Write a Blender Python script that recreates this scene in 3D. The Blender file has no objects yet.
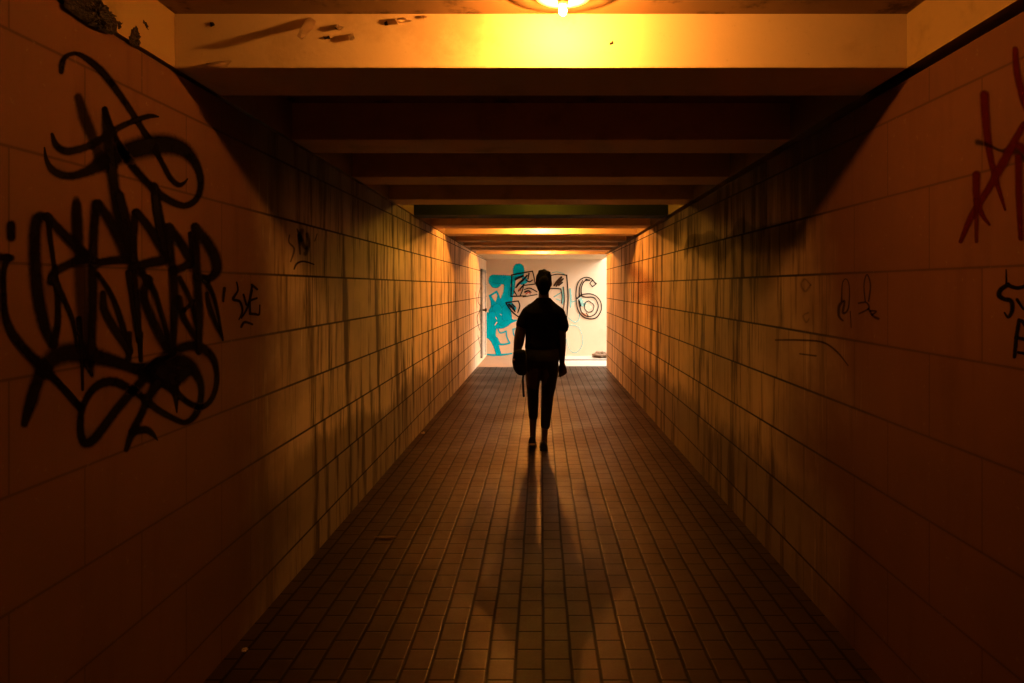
import bpy, bmesh, math, random
from mathutils import Vector, Matrix, noise
C = bpy.context
S = C.scene
COL = S.collection

# ------------------------------------------------------------------ camera, sky, sun, exposure
F, VX, VY, EYE = 700.0, 541.0, 293.0, 1.5        # focal length and vanishing point of the photograph (px), eye height (m)
cd = bpy.data.cameras.new('camera')
cam = bpy.data.objects.new('camera', cd); COL.objects.link(cam)
cam.location = (0, 0, EYE); cam.rotation_euler = (math.pi / 2, 0, 0)
cd.sensor_width = 36.0; cd.lens = F / 1024 * 36
cd.shift_x = (512 - VX) / 1024; cd.shift_y = -(341.5 - VY) / 1024
cd.clip_start = 0.05
S.camera = cam
w = bpy.data.worlds.new('sky'); S.world = w; w.use_nodes = True
bg = w.node_tree.nodes['Background']
bg.inputs['Color'].default_value = (1.0, 0.90, 0.78, 1); bg.inputs['Strength'].default_value = 5.0
sd = bpy.data.lights.new('overcast_sun', 'SUN'); sun = bpy.data.objects.new('overcast_sun', sd); COL.objects.link(sun)
sd.energy = 26.0; sd.angle = math.radians(70); sd.color = (1.0, 0.87, 0.70)
sun.rotation_euler = (0, math.radians(52), 0)     # soft daylight falling down the stairway from the right
sun.location = (8, 15, 9)
S.view_settings.view_transform = 'Standard'; S.view_settings.look = 'None'
S.view_settings.gamma = 1.0; S.view_settings.use_curve_mapping = False
S.view_settings.exposure = 0.0
S.cycles.use_denoising = True
S.cycles.max_bounces = 10; S.cycles.diffuse_bounces = 6; S.cycles.glossy_bounces = 4; S.cycles.transparent_max_bounces = 24
S.cycles.sample_clamp_indirect = 6.0
LAMP = (1.0, 0.335, 0.046)                         # sodium orange
LAMP_POWER = 7200.0

# ------------------------------------------------------------------ helpers
def px_at(px, py, y): return Vector(((px - VX) / F * y, y, EYE - (py - VY) / F * y))
def px_on_x(px, py, x):
    y = F * x / (px - VX); return Vector((x, y, EYE - (py - VY) / F * y))

def link_mesh(name, me, m=None, parent=None):
    o = bpy.data.objects.new(name, me); COL.objects.link(o)
    if m: me.materials.append(m)
    if parent: o.parent = parent
    return o
def obj(name, bm, m=None, parent=None, smooth=False):
    me = bpy.data.meshes.new(name); bmesh.ops.recalc_face_normals(bm, faces=bm.faces[:]); bm.to_mesh(me); bm.free()
    if smooth:
        for p in me.polygons: p.use_smooth = True
    return link_mesh(name, me, m, parent)
def tag(o, label=None, cat=None, group=None, kind=None):
    if label: o['label'] = label
    if cat: o['category'] = cat
    if group: o['group'] = group
    if kind: o['kind'] = kind
    return o
def empty(name, loc, label, cat, group=None):
    o = bpy.data.objects.new(name, None); COL.objects.link(o); o.location = loc; o.empty_display_size = .1
    return tag(o, label, cat, group)
def box(bm, a, b, bevel=0.0):
    t = bmesh.new(); bmesh.ops.create_cube(t, size=1)
    for v in t.verts: v.co = Vector([(a[i] + b[i]) / 2 + v.co[i] * (b[i] - a[i]) for i in range(3)])
    if bevel: bmesh.ops.bevel(t, geom=t.edges[:], offset=bevel, segments=2, affect='EDGES', profile=.6)
    me = bpy.data.meshes.new('t'); t.to_mesh(me); t.free(); bm.from_mesh(me); bpy.data.meshes.remove(me)
def loft(bm, rings, n=18, close=True):
    """rings: (centre, half-width along u, half-width along v, u, v); capped"""
    vs = []
    for c, ru, rv, u, v in rings:
        vs.append([bm.verts.new(Vector(c) + u * (ru * math.cos(2 * math.pi * k / n)) + v * (rv * math.sin(2 * math.pi * k / n))) for k in range(n)])
    for a, b in zip(vs, vs[1:]):
        for k in range(n): bm.faces.new((a[k], a[(k + 1) % n], b[(k + 1) % n], b[k]))
    if close:
        bm.faces.new(vs[0][::-1]); bm.faces.new(vs[-1])
UX, UY, UZ = Vector((1, 0, 0)), Vector((0, 1, 0)), Vector((0, 0, 1))
def column(bm, pts, n=18):            # stack of horizontal ellipses: (x, y, z, rx, ry)
    loft(bm, [((x, y, z), rx, ry, UX, UY) for x, y, z, rx, ry in pts], n)
def limb(bm, pts, n=14, flat=1.0, side=UX):      # tube along points (x,y,z,r), rounded ends
    P = [Vector(p[:3]) for p in pts]; R = [p[3] for p in pts]; rings = []
    for i, p in enumerate(P):
        d = (P[min(i + 1, len(P) - 1)] - P[max(i - 1, 0)]).normalized()
        u = (side - d * side.dot(d))
        if u.length < .1: u = UY - d * UY.dot(d)
        u.normalize(); v = d.cross(u)
        if i == 0:
            rings += [(p - d * R[i] * .9, R[i] * .35, R[i] * .35 * flat, u, v), (p - d * R[i] * .6, R[i] * .78, R[i] * .78 * flat, u, v)]
        rings.append((p, R[i], R[i] * flat, u, v))
        if i == len(P) - 1:
            rings += [(p + d * R[i] * .6, R[i] * .78, R[i] * .78 * flat, u, v), (p + d * R[i] * .9, R[i] * .35, R[i] * .35 * flat, u, v)]
    loft(bm, rings, n)
def ball(bm, c, r, rot=None, sub=3):
    m = Matrix.Translation(Vector(c)) @ (rot.to_4x4() if rot else Matrix()) @ Matrix.Diagonal((r[0], r[1], r[2], 1))
    bmesh.ops.create_icosphere(bm, subdivisions=sub, radius=1, matrix=m)
def disc_lathe(bm, c, prof, n=32):    # profile (radius, z) about a vertical axis
    loft(bm, [(Vector(c) + UZ * z, r, r, UX, UY) for r, z in prof], n)
def fuse(name, bm, m, parent, voxel, smooth=4):  # union of overlapping volumes into one continuous skin
    me = bpy.data.meshes.new(name); bmesh.ops.recalc_face_normals(bm, faces=bm.faces[:]); bm.to_mesh(me); bm.free()
    t = bpy.data.objects.new('fusing', me); COL.objects.link(t)
    r = t.modifiers.new('r', 'REMESH'); r.mode = 'VOXEL'; r.voxel_size = voxel
    s = t.modifiers.new('s', 'SMOOTH'); s.factor = .5; s.iterations = smooth
    C.view_layer.update()
    out = bpy.data.meshes.new_from_object(t.evaluated_get(C.evaluated_depsgraph_get()))
    bpy.data.objects.remove(t); bpy.data.meshes.remove(me)
    out.name = name; out.materials.clear()
    for p in out.polygons: p.use_smooth = True
    return link_mesh(name, out, m, parent)

# ------------------------------------------------------------------ materials
class N:
    def __init__(s, name):
        s.m = bpy.data.materials.new(name); s.m.use_nodes = True
        s.t = s.m.node_tree; s.b = s.t.nodes['Principled BSDF']
    def n(s, typ, **kw):
        x = s.t.nodes.new(typ)
        for k, v in kw.items():
            if k in x.inputs: x.inputs[k].default_value = v
            else: setattr(x, k, v)
        return x
    def l(s, a, b): s.t.links.new(a, b)
    def math(s, op, a, b=None, c=None, clamp=False):
        x = s.t.nodes.new('ShaderNodeMath'); x.operation = op; x.use_clamp = clamp
        for i, q in enumerate((a, b, c)):
            if q is None: continue
            if isinstance(q, (int, float)): x.inputs[i].default_value = q
            else: s.l(q, x.inputs[i])
        return x.outputs[0]
    def xyz(s):
        x = s.n('ShaderNodeTexCoord'); y = s.n('ShaderNodeSeparateXYZ'); s.l(x.outputs['Object'], y.inputs[0]); return y.outputs, x.outputs['Object']
    def vec(s, a, b, c=0.0):
        x = s.n('ShaderNodeCombineXYZ')
        for i, q in enumerate((a, b, c)):
            if isinstance(q, (int, float)): x.inputs[i].default_value = q
            else: s.l(q, x.inputs[i])
        return x.outputs[0]
    def noise(s, v, scale, detail=4, rough=.55):
        x = s.n('ShaderNodeTexNoise'); x.inputs['Scale'].default_value = scale; x.inputs['Detail'].default_value = detail; x.inputs['Roughness'].default_value = rough
        s.l(v, x.inputs['Vector']); return x.outputs['Fac']
    def step(s, v, a, b, lo=0.0, hi=1.0):
        x = s.n('ShaderNodeMapRange'); x.interpolation_type = 'SMOOTHSTEP'
        for k, q in zip((1, 2, 3, 4), (a, b, lo, hi)): x.inputs[k].default_value = q
        s.l(v, x.inputs[0]); return x.outputs[0]
    def mix(s, f, a, b, mode='MIX'):
        x = s.n('ShaderNodeMix', data_type='RGBA', blend_type=mode)
        for i, q in ((0, f), (6, a), (7, b)):
            if isinstance(q, (int, float)): x.inputs[i].default_value = q
            elif isinstance(q, tuple): x.inputs[i].default_value = (*q, 1)
            else: s.l(q, x.inputs[i])
        return x.outputs[2]
    def bump(s, h, strength=.3, dist=.01):
        x = s.n('ShaderNodeBump'); x.inputs['Strength'].default_value = strength; x.inputs['Distance'].default_value = dist
        s.l(h, x.inputs['Height']); s.l(x.outputs[0], s.b.inputs['Normal'])
    def col(s, c):
        if isinstance(c, tuple): s.b.inputs['Base Color'].default_value = (*c, 1)
        else: s.l(c, s.b.inputs['Base Color'])
    def rough(s, r):
        if isinstance(r, (int, float)): s.b.inputs['Roughness'].default_value = r
        else: s.l(r, s.b.inputs['Roughness'])

def simple(name, c, rough=.6, metal=0.0, var=.25, scale=14.0, bump=.15):
    a = N(name); p, v = a.xyz()
    n = a.noise(v, scale)
    a.col(a.mix(a.step(n, .3, .7), tuple(q * (1 - var) for q in c), tuple(min(1, q * (1 + var)) for q in c)))
    a.rough(rough); a.b.inputs['Metallic'].default_value = metal
    if bump: a.bump(n, bump, .004)
    return a.m

def wall_mat(name, seed, paint, bare, far):
    a = N(name); p, v = a.xyz(); y, z = p['Y'], p['Z']
    # courses of large tiles
    br = a.n('ShaderNodeTexBrick', offset=.5, squash=1.0)
    br.inputs['Scale'].default_value = 1.0; br.inputs['Brick Width'].default_value = .57; br.inputs['Row Height'].default_value = .285
    br.inputs['Mortar Size'].default_value = .004; br.inputs['Mortar Smooth'].default_value = .4; br.inputs['Bias'].default_value = 0
    br.inputs['Color1'].default_value = (.85, .85, .85, 1); br.inputs['Color2'].default_value = (1, 1, 1, 1)
    zt = a.math('SUBTRACT', z, a.math('MULTIPLY_ADD', y, .009, .133))       # the courses climb a little along the tunnel
    a.l(a.vec(a.math('ADD', y, seed), zt), br.inputs['Vector'])
    row = a.math('ABSOLUTE', a.math('SUBTRACT', a.math('FRACT', a.math('ADD', a.math('DIVIDE', zt, .285), .5)), .5))   # 0 on a bed joint
    # streaks that run down the wall, narrow and tall, with their own patchiness
    course = a.math('FLOOR', a.math('DIVIDE', zt, .285))
    ys = a.math('MULTIPLY_ADD', course, .037, y)
    st = a.noise(a.vec(a.math('MULTIPLY', ys, 5.6), a.math('MULTIPLY', z, .5), seed), 1.0, 6, .66)
    st2 = a.noise(a.vec(a.math('MULTIPLY', ys, 17.0), a.math('MULTIPLY', z, 1.3), seed + 7), 1.0, 4, .6)
    patch = a.noise(a.vec(y, a.math('MULTIPLY', z, 1.2), seed + 3), .9, 5, .6)
    fine = a.noise(v, 38.0, 4, .7)
    zone = a.math('MULTIPLY', a.step(a.math('ADD', y, a.math('MULTIPLY', patch, 1.6)), 3.7, 4.8), a.step(y, 14.5, 9.0, .3, 1.0))
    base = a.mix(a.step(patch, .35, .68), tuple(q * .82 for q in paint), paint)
    bare_lit = a.mix(a.step(patch, .3, .65), tuple(q * .72 for q in bare), bare)  # bare wall tone, raised to stand in for missing lamp and daylight
    bare_lit = a.mix(a.step(y, 9.0, 12.5), bare_lit, far)  # far stretch lighter still: daylight from the end put into the colour
    c = a.mix(a.step(a.math('ADD', y, a.math('MULTIPLY', patch, 1.2)), 3.6, 4.9), base, bare_lit)
    g = a.math('MULTIPLY', a.step(a.math('MULTIPLY_ADD', st2, .28, a.math('MULTIPLY', st, .84)), .535, .66), zone)
    c = a.mix(a.math('MULTIPLY', g, .86), c, (.030, .020, .012))
    pale = a.math('MULTIPLY', a.step(st2, .58, .72), zone)
    c = a.mix(a.math('MULTIPLY', pale, .6), c, tuple(min(1, q * 1.35) for q in bare))
    faint = a.math('MULTIPLY', a.step(st, .5, .7), .30)
    c = a.mix(faint, c, (.06, .022, .012))
    blotchy = a.math('MULTIPLY', a.step(a.math('SUBTRACT', a.math('MULTIPLY_ADD', patch, .9, a.math('MULTIPLY', st2, .3)), z), -.05, .12), a.math('MULTIPLY', a.step(y, 2.6, 4.0), a.step(y, 12.5, 9.5)))  # ragged darker band along the foot of the wall
    c = a.mix(a.math('MULTIPLY', blotchy, .62), c, (.05, .034, .018))
    top_shade = a.math('MULTIPLY', a.step(a.math('MULTIPLY_ADD', st, .5, z), 2.10, 2.42), a.math('MULTIPLY', a.step(y, 2.9, 3.6), a.step(y, 9.0, 7.6)))  # shade of the upper wall under the beams, put into the colour
    c = a.mix(a.math('MULTIPLY', top_shade, .78), c, (.035, .020, .010))
    c = a.mix(.3, c, br.outputs['Color'], 'MULTIPLY')
    inz = a.step(a.math('ADD', y, patch), 3.0, 4.4)
    c = a.mix(a.math('MULTIPLY', br.outputs['Fac'], a.math('MULTIPLY_ADD', inz, .04, .08)), c, (.02, .012, .008))
    j = a.math('MULTIPLY', a.step(row, .010, .031, 1, 0), a.math('MULTIPLY_ADD', inz, .80, .15))
    c = a.mix(j, c, (.005, .003, .002))
    c = a.mix(a.math('MULTIPLY', a.step(fine, .62, .75), .25), c, (.25, .18, .12))
    a.col(c); a.rough(.8); a.b.inputs['Specular IOR Level'].default_value = .1
    h = a.math('SUBTRACT', a.math('MULTIPLY', fine, .12), a.math('MULTIPLY', a.step(row, 0, .03, 1, 0), a.math('MULTIPLY_ADD', inz, .9, .1)))
    a.bump(h, .35, .006)
    return a.m

def floor_mat():
    a = N('floor_setts'); p, v = a.xyz()
    wob = a.noise(v, 2.2, 2)
    xx = a.math('MULTIPLY_ADD', wob, .012, p['X'])
    br = a.n('ShaderNodeTexBrick', offset=.5)
    br.inputs['Scale'].default_value = 1.0; br.inputs['Brick Width'].default_value = .155; br.inputs['Row Height'].default_value = .113
    br.inputs['Mortar Size'].default_value = .0075; br.inputs['Mortar Smooth'].default_value = .5; br.inputs['Bias'].default_value = 0
    br.inputs['Color1'].default_value = (.017, .0064, .0026, 1); br.inputs['Color2'].default_value = (.024, .0092, .0038, 1); br.inputs['Mortar'].default_value = (.008, .005, .004, 1)
    a.l(a.vec(p['Y'], a.math('SUBTRACT', xx, .016)), br.inputs['Vector'])
    big = a.noise(v, 1.1, 5, .6); fine = a.noise(v, 60.0, 4, .7)
    c = a.mix(a.step(big, .35, .65), a.mix(.55, br.outputs['Color'], (.02, .011, .007)), br.outputs['Color'])
    c = a.mix(a.math('MULTIPLY', a.step(fine, .5, .75), .3), c, (.03, .018, .01))
    a.col(c)
    a.rough(a.math('MULTIPLY_ADD', fine, .22, a.step(big, .3, .7, .26, .42)))
    col = a.math('ABSOLUTE', a.math('SUBTRACT', a.math('FRACT', a.math('DIVIDE', a.math('SUBTRACT', xx, .016), .113)), .5))
    seam = a.math('MAXIMUM', br.outputs['Fac'], a.step(col, .40, .47))       # the long joints are worn wider than the cross joints
    a.col(a.mix(a.math('MULTIPLY', seam, .6), c, (.010, .005, .003)))
    a.l(a.math('MULTIPLY_ADD', seam, -.45, .5), a.b.inputs['Specular IOR Level'])
    a.b.inputs['Specular Tint'].default_value = (1.0, .44, .14, 1); a.b.inputs['IOR'].default_value = 1.40
    tilt = a.noise(a.vec(a.math('MULTIPLY', p['X'], 9), a.math('MULTIPLY', p['Y'], 5.5)), 1.0, 1)
    h = a.math('ADD', a.math('MULTIPLY', a.math('SUBTRACT', 1.0, seam), 1.0), a.math('ADD', a.math('MULTIPLY', fine, .22), a.math('MULTIPLY', tilt, 2.6)))
    a.bump(h, .22, .005)
    return a.m

def whitewash(name, c, dirt, amount, scale=3.0):
    a = N(name); p, v = a.xyz()
    n = a.noise(v, scale, 6, .65); f = a.noise(v, 45.0, 5, .7)
    cc = a.mix(a.math('MULTIPLY', a.step(n, .52, .68), amount), c, dirt)
    cc = a.mix(a.math('MULTIPLY', a.step(f, .6, .75), .35), cc, tuple(q * .5 for q in c))
    a.col(cc); a.rough(.85); a.b.inputs['Specular IOR Level'].default_value = .2
    a.bump(a.math('ADD', a.math('MULTIPLY', n, .8), a.math('MULTIPLY', f, .4)), .35, .008)
    return a.m

def paint(name, c, soft=.35, strength=1.0):
    """sprayed paint: u = 0 on the stroke's middle, 1 at its edge; v = how densely it was sprayed"""
    a = N(name); p, v = a.xyz()
    uv = a.n('ShaderNodeUVMap'); uv.uv_map = 'stroke'
    q = a.n('ShaderNodeSeparateXYZ'); a.l(uv.outputs[0], q.inputs[0])
    n = a.noise(v, 60.0, 3, .6)
    e = a.step(a.math('MULTIPLY_ADD', a.math('SUBTRACT', n, .5), .25, q.outputs[0]), 1.0 - soft, 1.0, 1.0, 0.0)
    patch = a.step(a.noise(v, 9.0, 4, .6), .25, .6, .92, 1.0)
    al = a.math('MULTIPLY', a.math('MULTIPLY', e, q.outputs[1]), a.math('MULTIPLY', patch, strength))
    a.l(al, a.b.inputs['Alpha']); a.col(c); a.rough(.95); a.b.inputs['Specular IOR Level'].default_value = .04
    return a.m

def emitter(name, c, strength):
    a = N(name); e = a.n('ShaderNodeEmission'); e.inputs['Color'].default_value = (*c, 1); e.inputs['Strength'].default_value = strength
    a.l(e.outputs[0], a.t.nodes['Material Output'].inputs['Surface']); return a.m

M_floor = floor_mat()
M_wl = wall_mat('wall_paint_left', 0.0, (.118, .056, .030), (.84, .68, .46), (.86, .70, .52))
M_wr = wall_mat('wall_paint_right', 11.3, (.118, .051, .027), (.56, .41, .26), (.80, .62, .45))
M_beam = whitewash('whitewash_beam', (.60, .47, .30), (.42, .30, .17), .55)
M_beam_shade = whitewash('shade_beam', (.66, .48, .26), (.42, .30, .15), .7)  # whitewash copy for beams out of lamplight, tone set for their shade
M_beam_green = whitewash('dark_green_beam', (.015, .019, .002), (.008, .010, .001), .7)  # near-black green, darkened so the added bulb hardly lights this beam
M_haunch = whitewash('yellowed_render', (.25, .17, .07), (.15, .10, .04), .7)
M_ceil = whitewash('stained_ceiling', (.22, .14, .075), (.045, .026, .014), .9, 6.0)
M_end = whitewash('pale_end_wall', (.66, .53, .41), (.60, .47, .35), .6, 1.3)
M_conc = whitewash('pale_concrete', (.46, .41, .35), (.36, .32, .27), .6)
M_slot = simple('drain_slot', (.10, .10, .10), .8)
M_dark = simple('dark_rubble', (.016, .009, .005), .95, 0, .85, 70, 1.0)
M_gap = simple('gap_shade', (.006, .003, .002), .95, 0, .6, 60, .8)
M_flake = simple('paint_flake', (.62, .48, .32), .8)
M_metal = simple('grey_metal', (.30, .30, .29), .5, .6)
M_door = simple('pale_grey_door', (.55, .47, .40), .6)
M_black = simple('black_metal', (.03, .025, .02), .45, .4)
M_enamel = simple('white_enamel', (.80, .76, .68), .5, 0, .03)

# ------------------------------------------------------------------ setting
WL, WR, HW = -1.300, 1.320, 1.288
SOF, CEI, YB, YE, YW = 2.292, 2.482, -4.0, 14.10, 16.70
def struct(name, bm, m, parent=None): return tag(obj(name, bm, m, parent), kind='structure')
def sbox(name, a, b, m, parent=None):
    bm = bmesh.new(); box(bm, a, b); return struct(name, bm, m, parent)
bm = bmesh.new(); box(bm, (WL - .4, YB, -.2), (WR + .4, 14.20, 0)); struct('floor', bm, M_floor)
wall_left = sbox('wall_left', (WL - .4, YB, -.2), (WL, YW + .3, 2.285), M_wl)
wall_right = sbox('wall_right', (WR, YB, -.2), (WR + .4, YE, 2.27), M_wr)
sbox('wall_sky_block', (WL - .4, YB - .3, -.2), (WR + .4, YB, 2.9), M_wl)  # unseen end cap behind the camera, added to keep sky light out
sbox('ceiling', (WL - .4, YB, CEI), (WR + .4, 14.2, CEI + .25), M_ceil)
haunch_left = sbox('trim_1', (WL - .3, YB, SOF), (-HW, 14.2, CEI + .01), M_haunch)
haunch_right = sbox('trim_2', (HW, YB, SOF), (WR + .3, 14.2, CEI + .01), M_haunch)
sbox('trim_3', (WR + .07, YB, 2.20), (WR + .3, YE, SOF + .01), M_gap)          # open joint over the right wall, ledge shade put in as near-black
beams = []
for k in range(-4, 11):
    y = 2.463 + 1.157 * k; bm = bmesh.new()
    lo = SOF if k < 10 else SOF - .012
    box(bm, (-HW - .05, y, lo), (HW + .05, y + .35, CEI + .02), .006)
    beams.append(struct('trim_%d' % (k + 8), bm, M_beam_green if k == 4 else M_beam_shade if k in (1, 2, 3, 5, 7, 8, 9) else M_beam))
# landing beyond the tunnel, end wall, stairs up to the open air on the right
wall_back = sbox('wall_back', (WL - .4, YW, -.2), (9.0, YW + .3, 4.2), M_end)
sbox('trim_19', (WL - .2, 14.2, SOF + .008), (1.47, YW + .1, CEI + .25), M_beam)
def landing():
    bm = bmesh.new(); box(bm, (.35, 14.2, -.2), (9.0, YW + .1, .0))
    return struct('floor_landing', bm, M_conc)
landing()
sbox('floor_paving', (WL - .4, 14.20, -.2), (.35, YW + .1, 0), whitewash('pinkish_paving', (.42, .29, .20), (.30, .20, .13), .6))
bm = bmesh.new(); box(bm, (.36, 15.55, -.02), (2.6, 15.85, .004)); struct('trim_20', bm, M_slot)
bm = bmesh.new(); box(bm, (.36, 14.20, -.02), (2.6, 14.38, .004)); struct('trim_21', bm, M_slot)
bm = bmesh.new()
for k in range(14): box(bm, (2.75 + .31 * k, 14.1, 0), (9.0, YW + .05, .16 * (k + 1)))
struct('floor_stairs', bm, M_conc)
sbox('wall_stairs', (WR + .4, YE - .35, -.2), (9.0, YE, 3.2), M_conc)
sbox('wall_stairs_head', (8.6, YE - .35, 0), (9.0, YW + .3, 3.0), M_conc)
# narrow metal door in the left wall next to the end wall
def door():
    bm = bmesh.new(); box(bm, (WL - .02, 15.02, 0.12), (WL + .035, 15.95, 1.98), .004)
    d = struct('door_1', bm, M_door)
    bm = bmesh.new()
    for a_, b_ in (((15.0, .1), (15.06, 2.02)), ((15.91, .1), (15.97, 2.02)), ((15.0, 1.96), (15.97, 2.02))):
        box(bm, (WL - .02, a_[0], a_[1]), (WL + .045, b_[0], b_[1]), .004)
    obj('door_frame', bm, M_metal, d)
    bm = bmesh.new(); limb(bm, [(WL + .03, 15.2, 1.13, .02), (WL + .09, 15.2, 1.13, .02)]); ball(bm, (WL + .10, 15.2, 1.13), (.03, .04, .04)); obj('door_handle', bm, M_black, d, True)
door()

# ------------------------------------------------------------------ ceiling lamps
def make_lamp(y, x, label, bulb, r=.013):
    t = empty('ceiling_lamp', (x, y, CEI), label, 'lamp', 'ceiling lamps of the underpass')
    bm = bmesh.new(); disc_lathe(bm, (0, 0, 0), [(.185, .01), (.19, -.006), (.18, -.014), (.12, -.018), (.05, -.018)], 48); obj('base_plate', bm, M_rim, t, True)
    bm = bmesh.new(); disc_lathe(bm, (0, 0, 0), [(.05, -.016), (.094, -.017), (.098, -.026), (.088, -.036), (.04, -.040)], 48); obj('reflector_dish', bm, M_enamel, t, True)
    bm = bmesh.new(); disc_lathe(bm, (0, 0, 0), [(.017, -.038), (.019, -.043), (.017, -.054), (.013, -.064)], 24); obj('lamp_holder', bm, M_holder, t, True)
    bm = bmesh.new(); ball(bm, (0, 0, -.067 - r), (r, r, r * 1.15), None, 2); obj('bulb', bm, bulb, t, True)
    return t
M_rim = simple('lamp_rim', (.16, .09, .035), .7)
M_holder = simple('lamp_holder_brass', (.30, .18, .06), .5)
M_bulb = emitter('lit_sodium_bulb', LAMP, LAMP_POWER)
M_bulb_strong = emitter('bright_sodium_bulb', LAMP, LAMP_POWER * 2.9)
make_lamp(2.24, .07, 'lit ceiling lamp with white dish and bare bulb, above the nearest ceiling beam', M_bulb)
make_lamp(9.18, .02, 'lit orange ceiling lamp deep in the tunnel, glowing on the beam above the walker', M_bulb_strong)
make_lamp(13.80, .02, 'lit orange ceiling lamp at the far mouth of the tunnel, just before the last beam', M_bulb_strong)
M_bulb_added = emitter('added_dim_bulb', (1.0, .50, .045), LAMP_POWER * .46 * (.013 / .030) ** 2)  # added unseen lamp, there to brighten the upper middle of the walls
make_lamp(6.62, .0, 'added dim lamp, unseen between the beams, just before the dark green beam', M_bulb_added, .030)

# ------------------------------------------------------------------ flaking paint and broken render near the lamp
rnd = random.Random(4)
def lump(poly, proj, depth, m, name, parent, thick=.0):
    """irregular broken patch: outline traced on its own surface, roughened and raised by depth"""
    bm = bmesh.new(); cx = sum(p[0] for p in poly) / len(poly); cy = sum(p[1] for p in poly) / len(poly)
    ragged = []
    for (ax, ay), (bx, by) in zip(poly, poly[1:] + poly[:1]):
        nseg = max(1, int(math.hypot(bx - ax, by - ay) / 1.6))
        for q in range(nseg):
            j = min(1.6, math.hypot(bx - ax, by - ay) * .18); ragged.append((ax + (bx - ax) * q / nseg + rnd.uniform(-j, j), ay + (by - ay) * q / nseg + rnd.uniform(-j, j)))
    poly = ragged; rings = []
    for f in (1, .93, .85, .76, .66, .55, .44, .32, .2):
        r = []
        for px, py in poly:
            p, nrm = proj(cx + (px - cx) * f, cy + (py - cy) * f)
            r.append(bm.verts.new(p + nrm * (depth * rnd.uniform(0, 1) * (f < 1) + .0015)))
        rings.append(r)
    n = len(poly)
    for a, b in zip(rings, rings[1:]):
        for k in range(n): bm.faces.new((a[k], a[(k + 1) % n], b[(k + 1) % n], b[k]))
    bm.faces.new(rings[-1]); return obj(name, bm, m, parent)
def on_left(px, py): return px_on_x(px, py, -HW), UX
def on_beam(px, py): return px_at(px, py, 2.463), -UY
lump([(60, -4), (66, 8), (80, 20), (92, 27), (104, 32), (113, 34), (117, 28), (113, 15), (104, 5), (94, -4)], on_left, .012, M_dark, 'broken_render', haunch_left)
lump([(128, 42), (131, 30), (136, 26), (140, 34), (139, 46), (132, 47)], on_left, .006, M_dark, 'broken_render', haunch_left)
lump([(143, 20), (146, 24), (147.5, 30), (145.5, 29)], on_left, .003, M_dark, 'broken_render', haunch_left)
lump([(117, 21), (121, 22), (119, 29), (117, 28)], on_left, .003, M_dark, 'broken_render', haunch_left)
def flake(pts, lift, parent):
    """a curl of paint hinged on the beam along its first edge and standing off it"""
    bm = bmesh.new(); n = len(pts); rows = []
    for i, (l, r) in enumerate(pts):
        t = i / (n - 1); off = lift * t ** 1.3 + .001
        row = []
        for s in (0, .5, 1):
            q = px_at(l[0] + (r[0] - l[0]) * s, l[1] + (r[1] - l[1]) * s, 2.463 - off * (1 + .25 * math.sin(s * 3.1)))
            row.append(bm.verts.new(q))
        rows.append(row)
    for a, b in zip(rows, rows[1:]):
        for k in (0, 1): bm.faces.new((a[k], a[k + 1], b[k + 1], b[k]))
    f = bmesh.ops.solidify(bm, geom=bm.faces[:], thickness=.0012)
    return obj('peeling_paint', bm, M_flake, parent, True)
bA = beams[4]
flake([((310, 17), (316, 21)), ((305, 21), (314, 28)), ((301, 28), (308, 33)), ((297, 36), (302, 40))], .055, bA)
flake([((338, 24), (344, 27)), ((334, 26), (340, 31))], .015, bA)
flake([((353, 33), (355, 39)), ((348, 35), (350, 41))], .016, bA)
flake([((404, 17), (412, 21)), ((399, 18), (402, 24)), ((395, 19), (398, 24))], .02, bA)
flake([((424, 15), (428, 17)), ((421, 16), (424, 19))], .01, bA)
flake([((228, 60), (232, 61)), ((220, 61), (227, 66)), ((205, 64), (212, 67))], .01, bA)
for poly in ([(323, 37), (329, 36), (331, 38), (325, 39.5)], [(335, 26), (338, 26), (338, 30), (335, 29)], [(384, 22), (387, 21), (388, 25), (385, 26)], [(210, 23), (214, 22), (215, 26), (211, 27)],
             [(610, 43), (613, 41), (613, 44), (610, 45)]):
    lump(poly, on_beam, .004, M_dark, 'paint_chip', bA)

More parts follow.
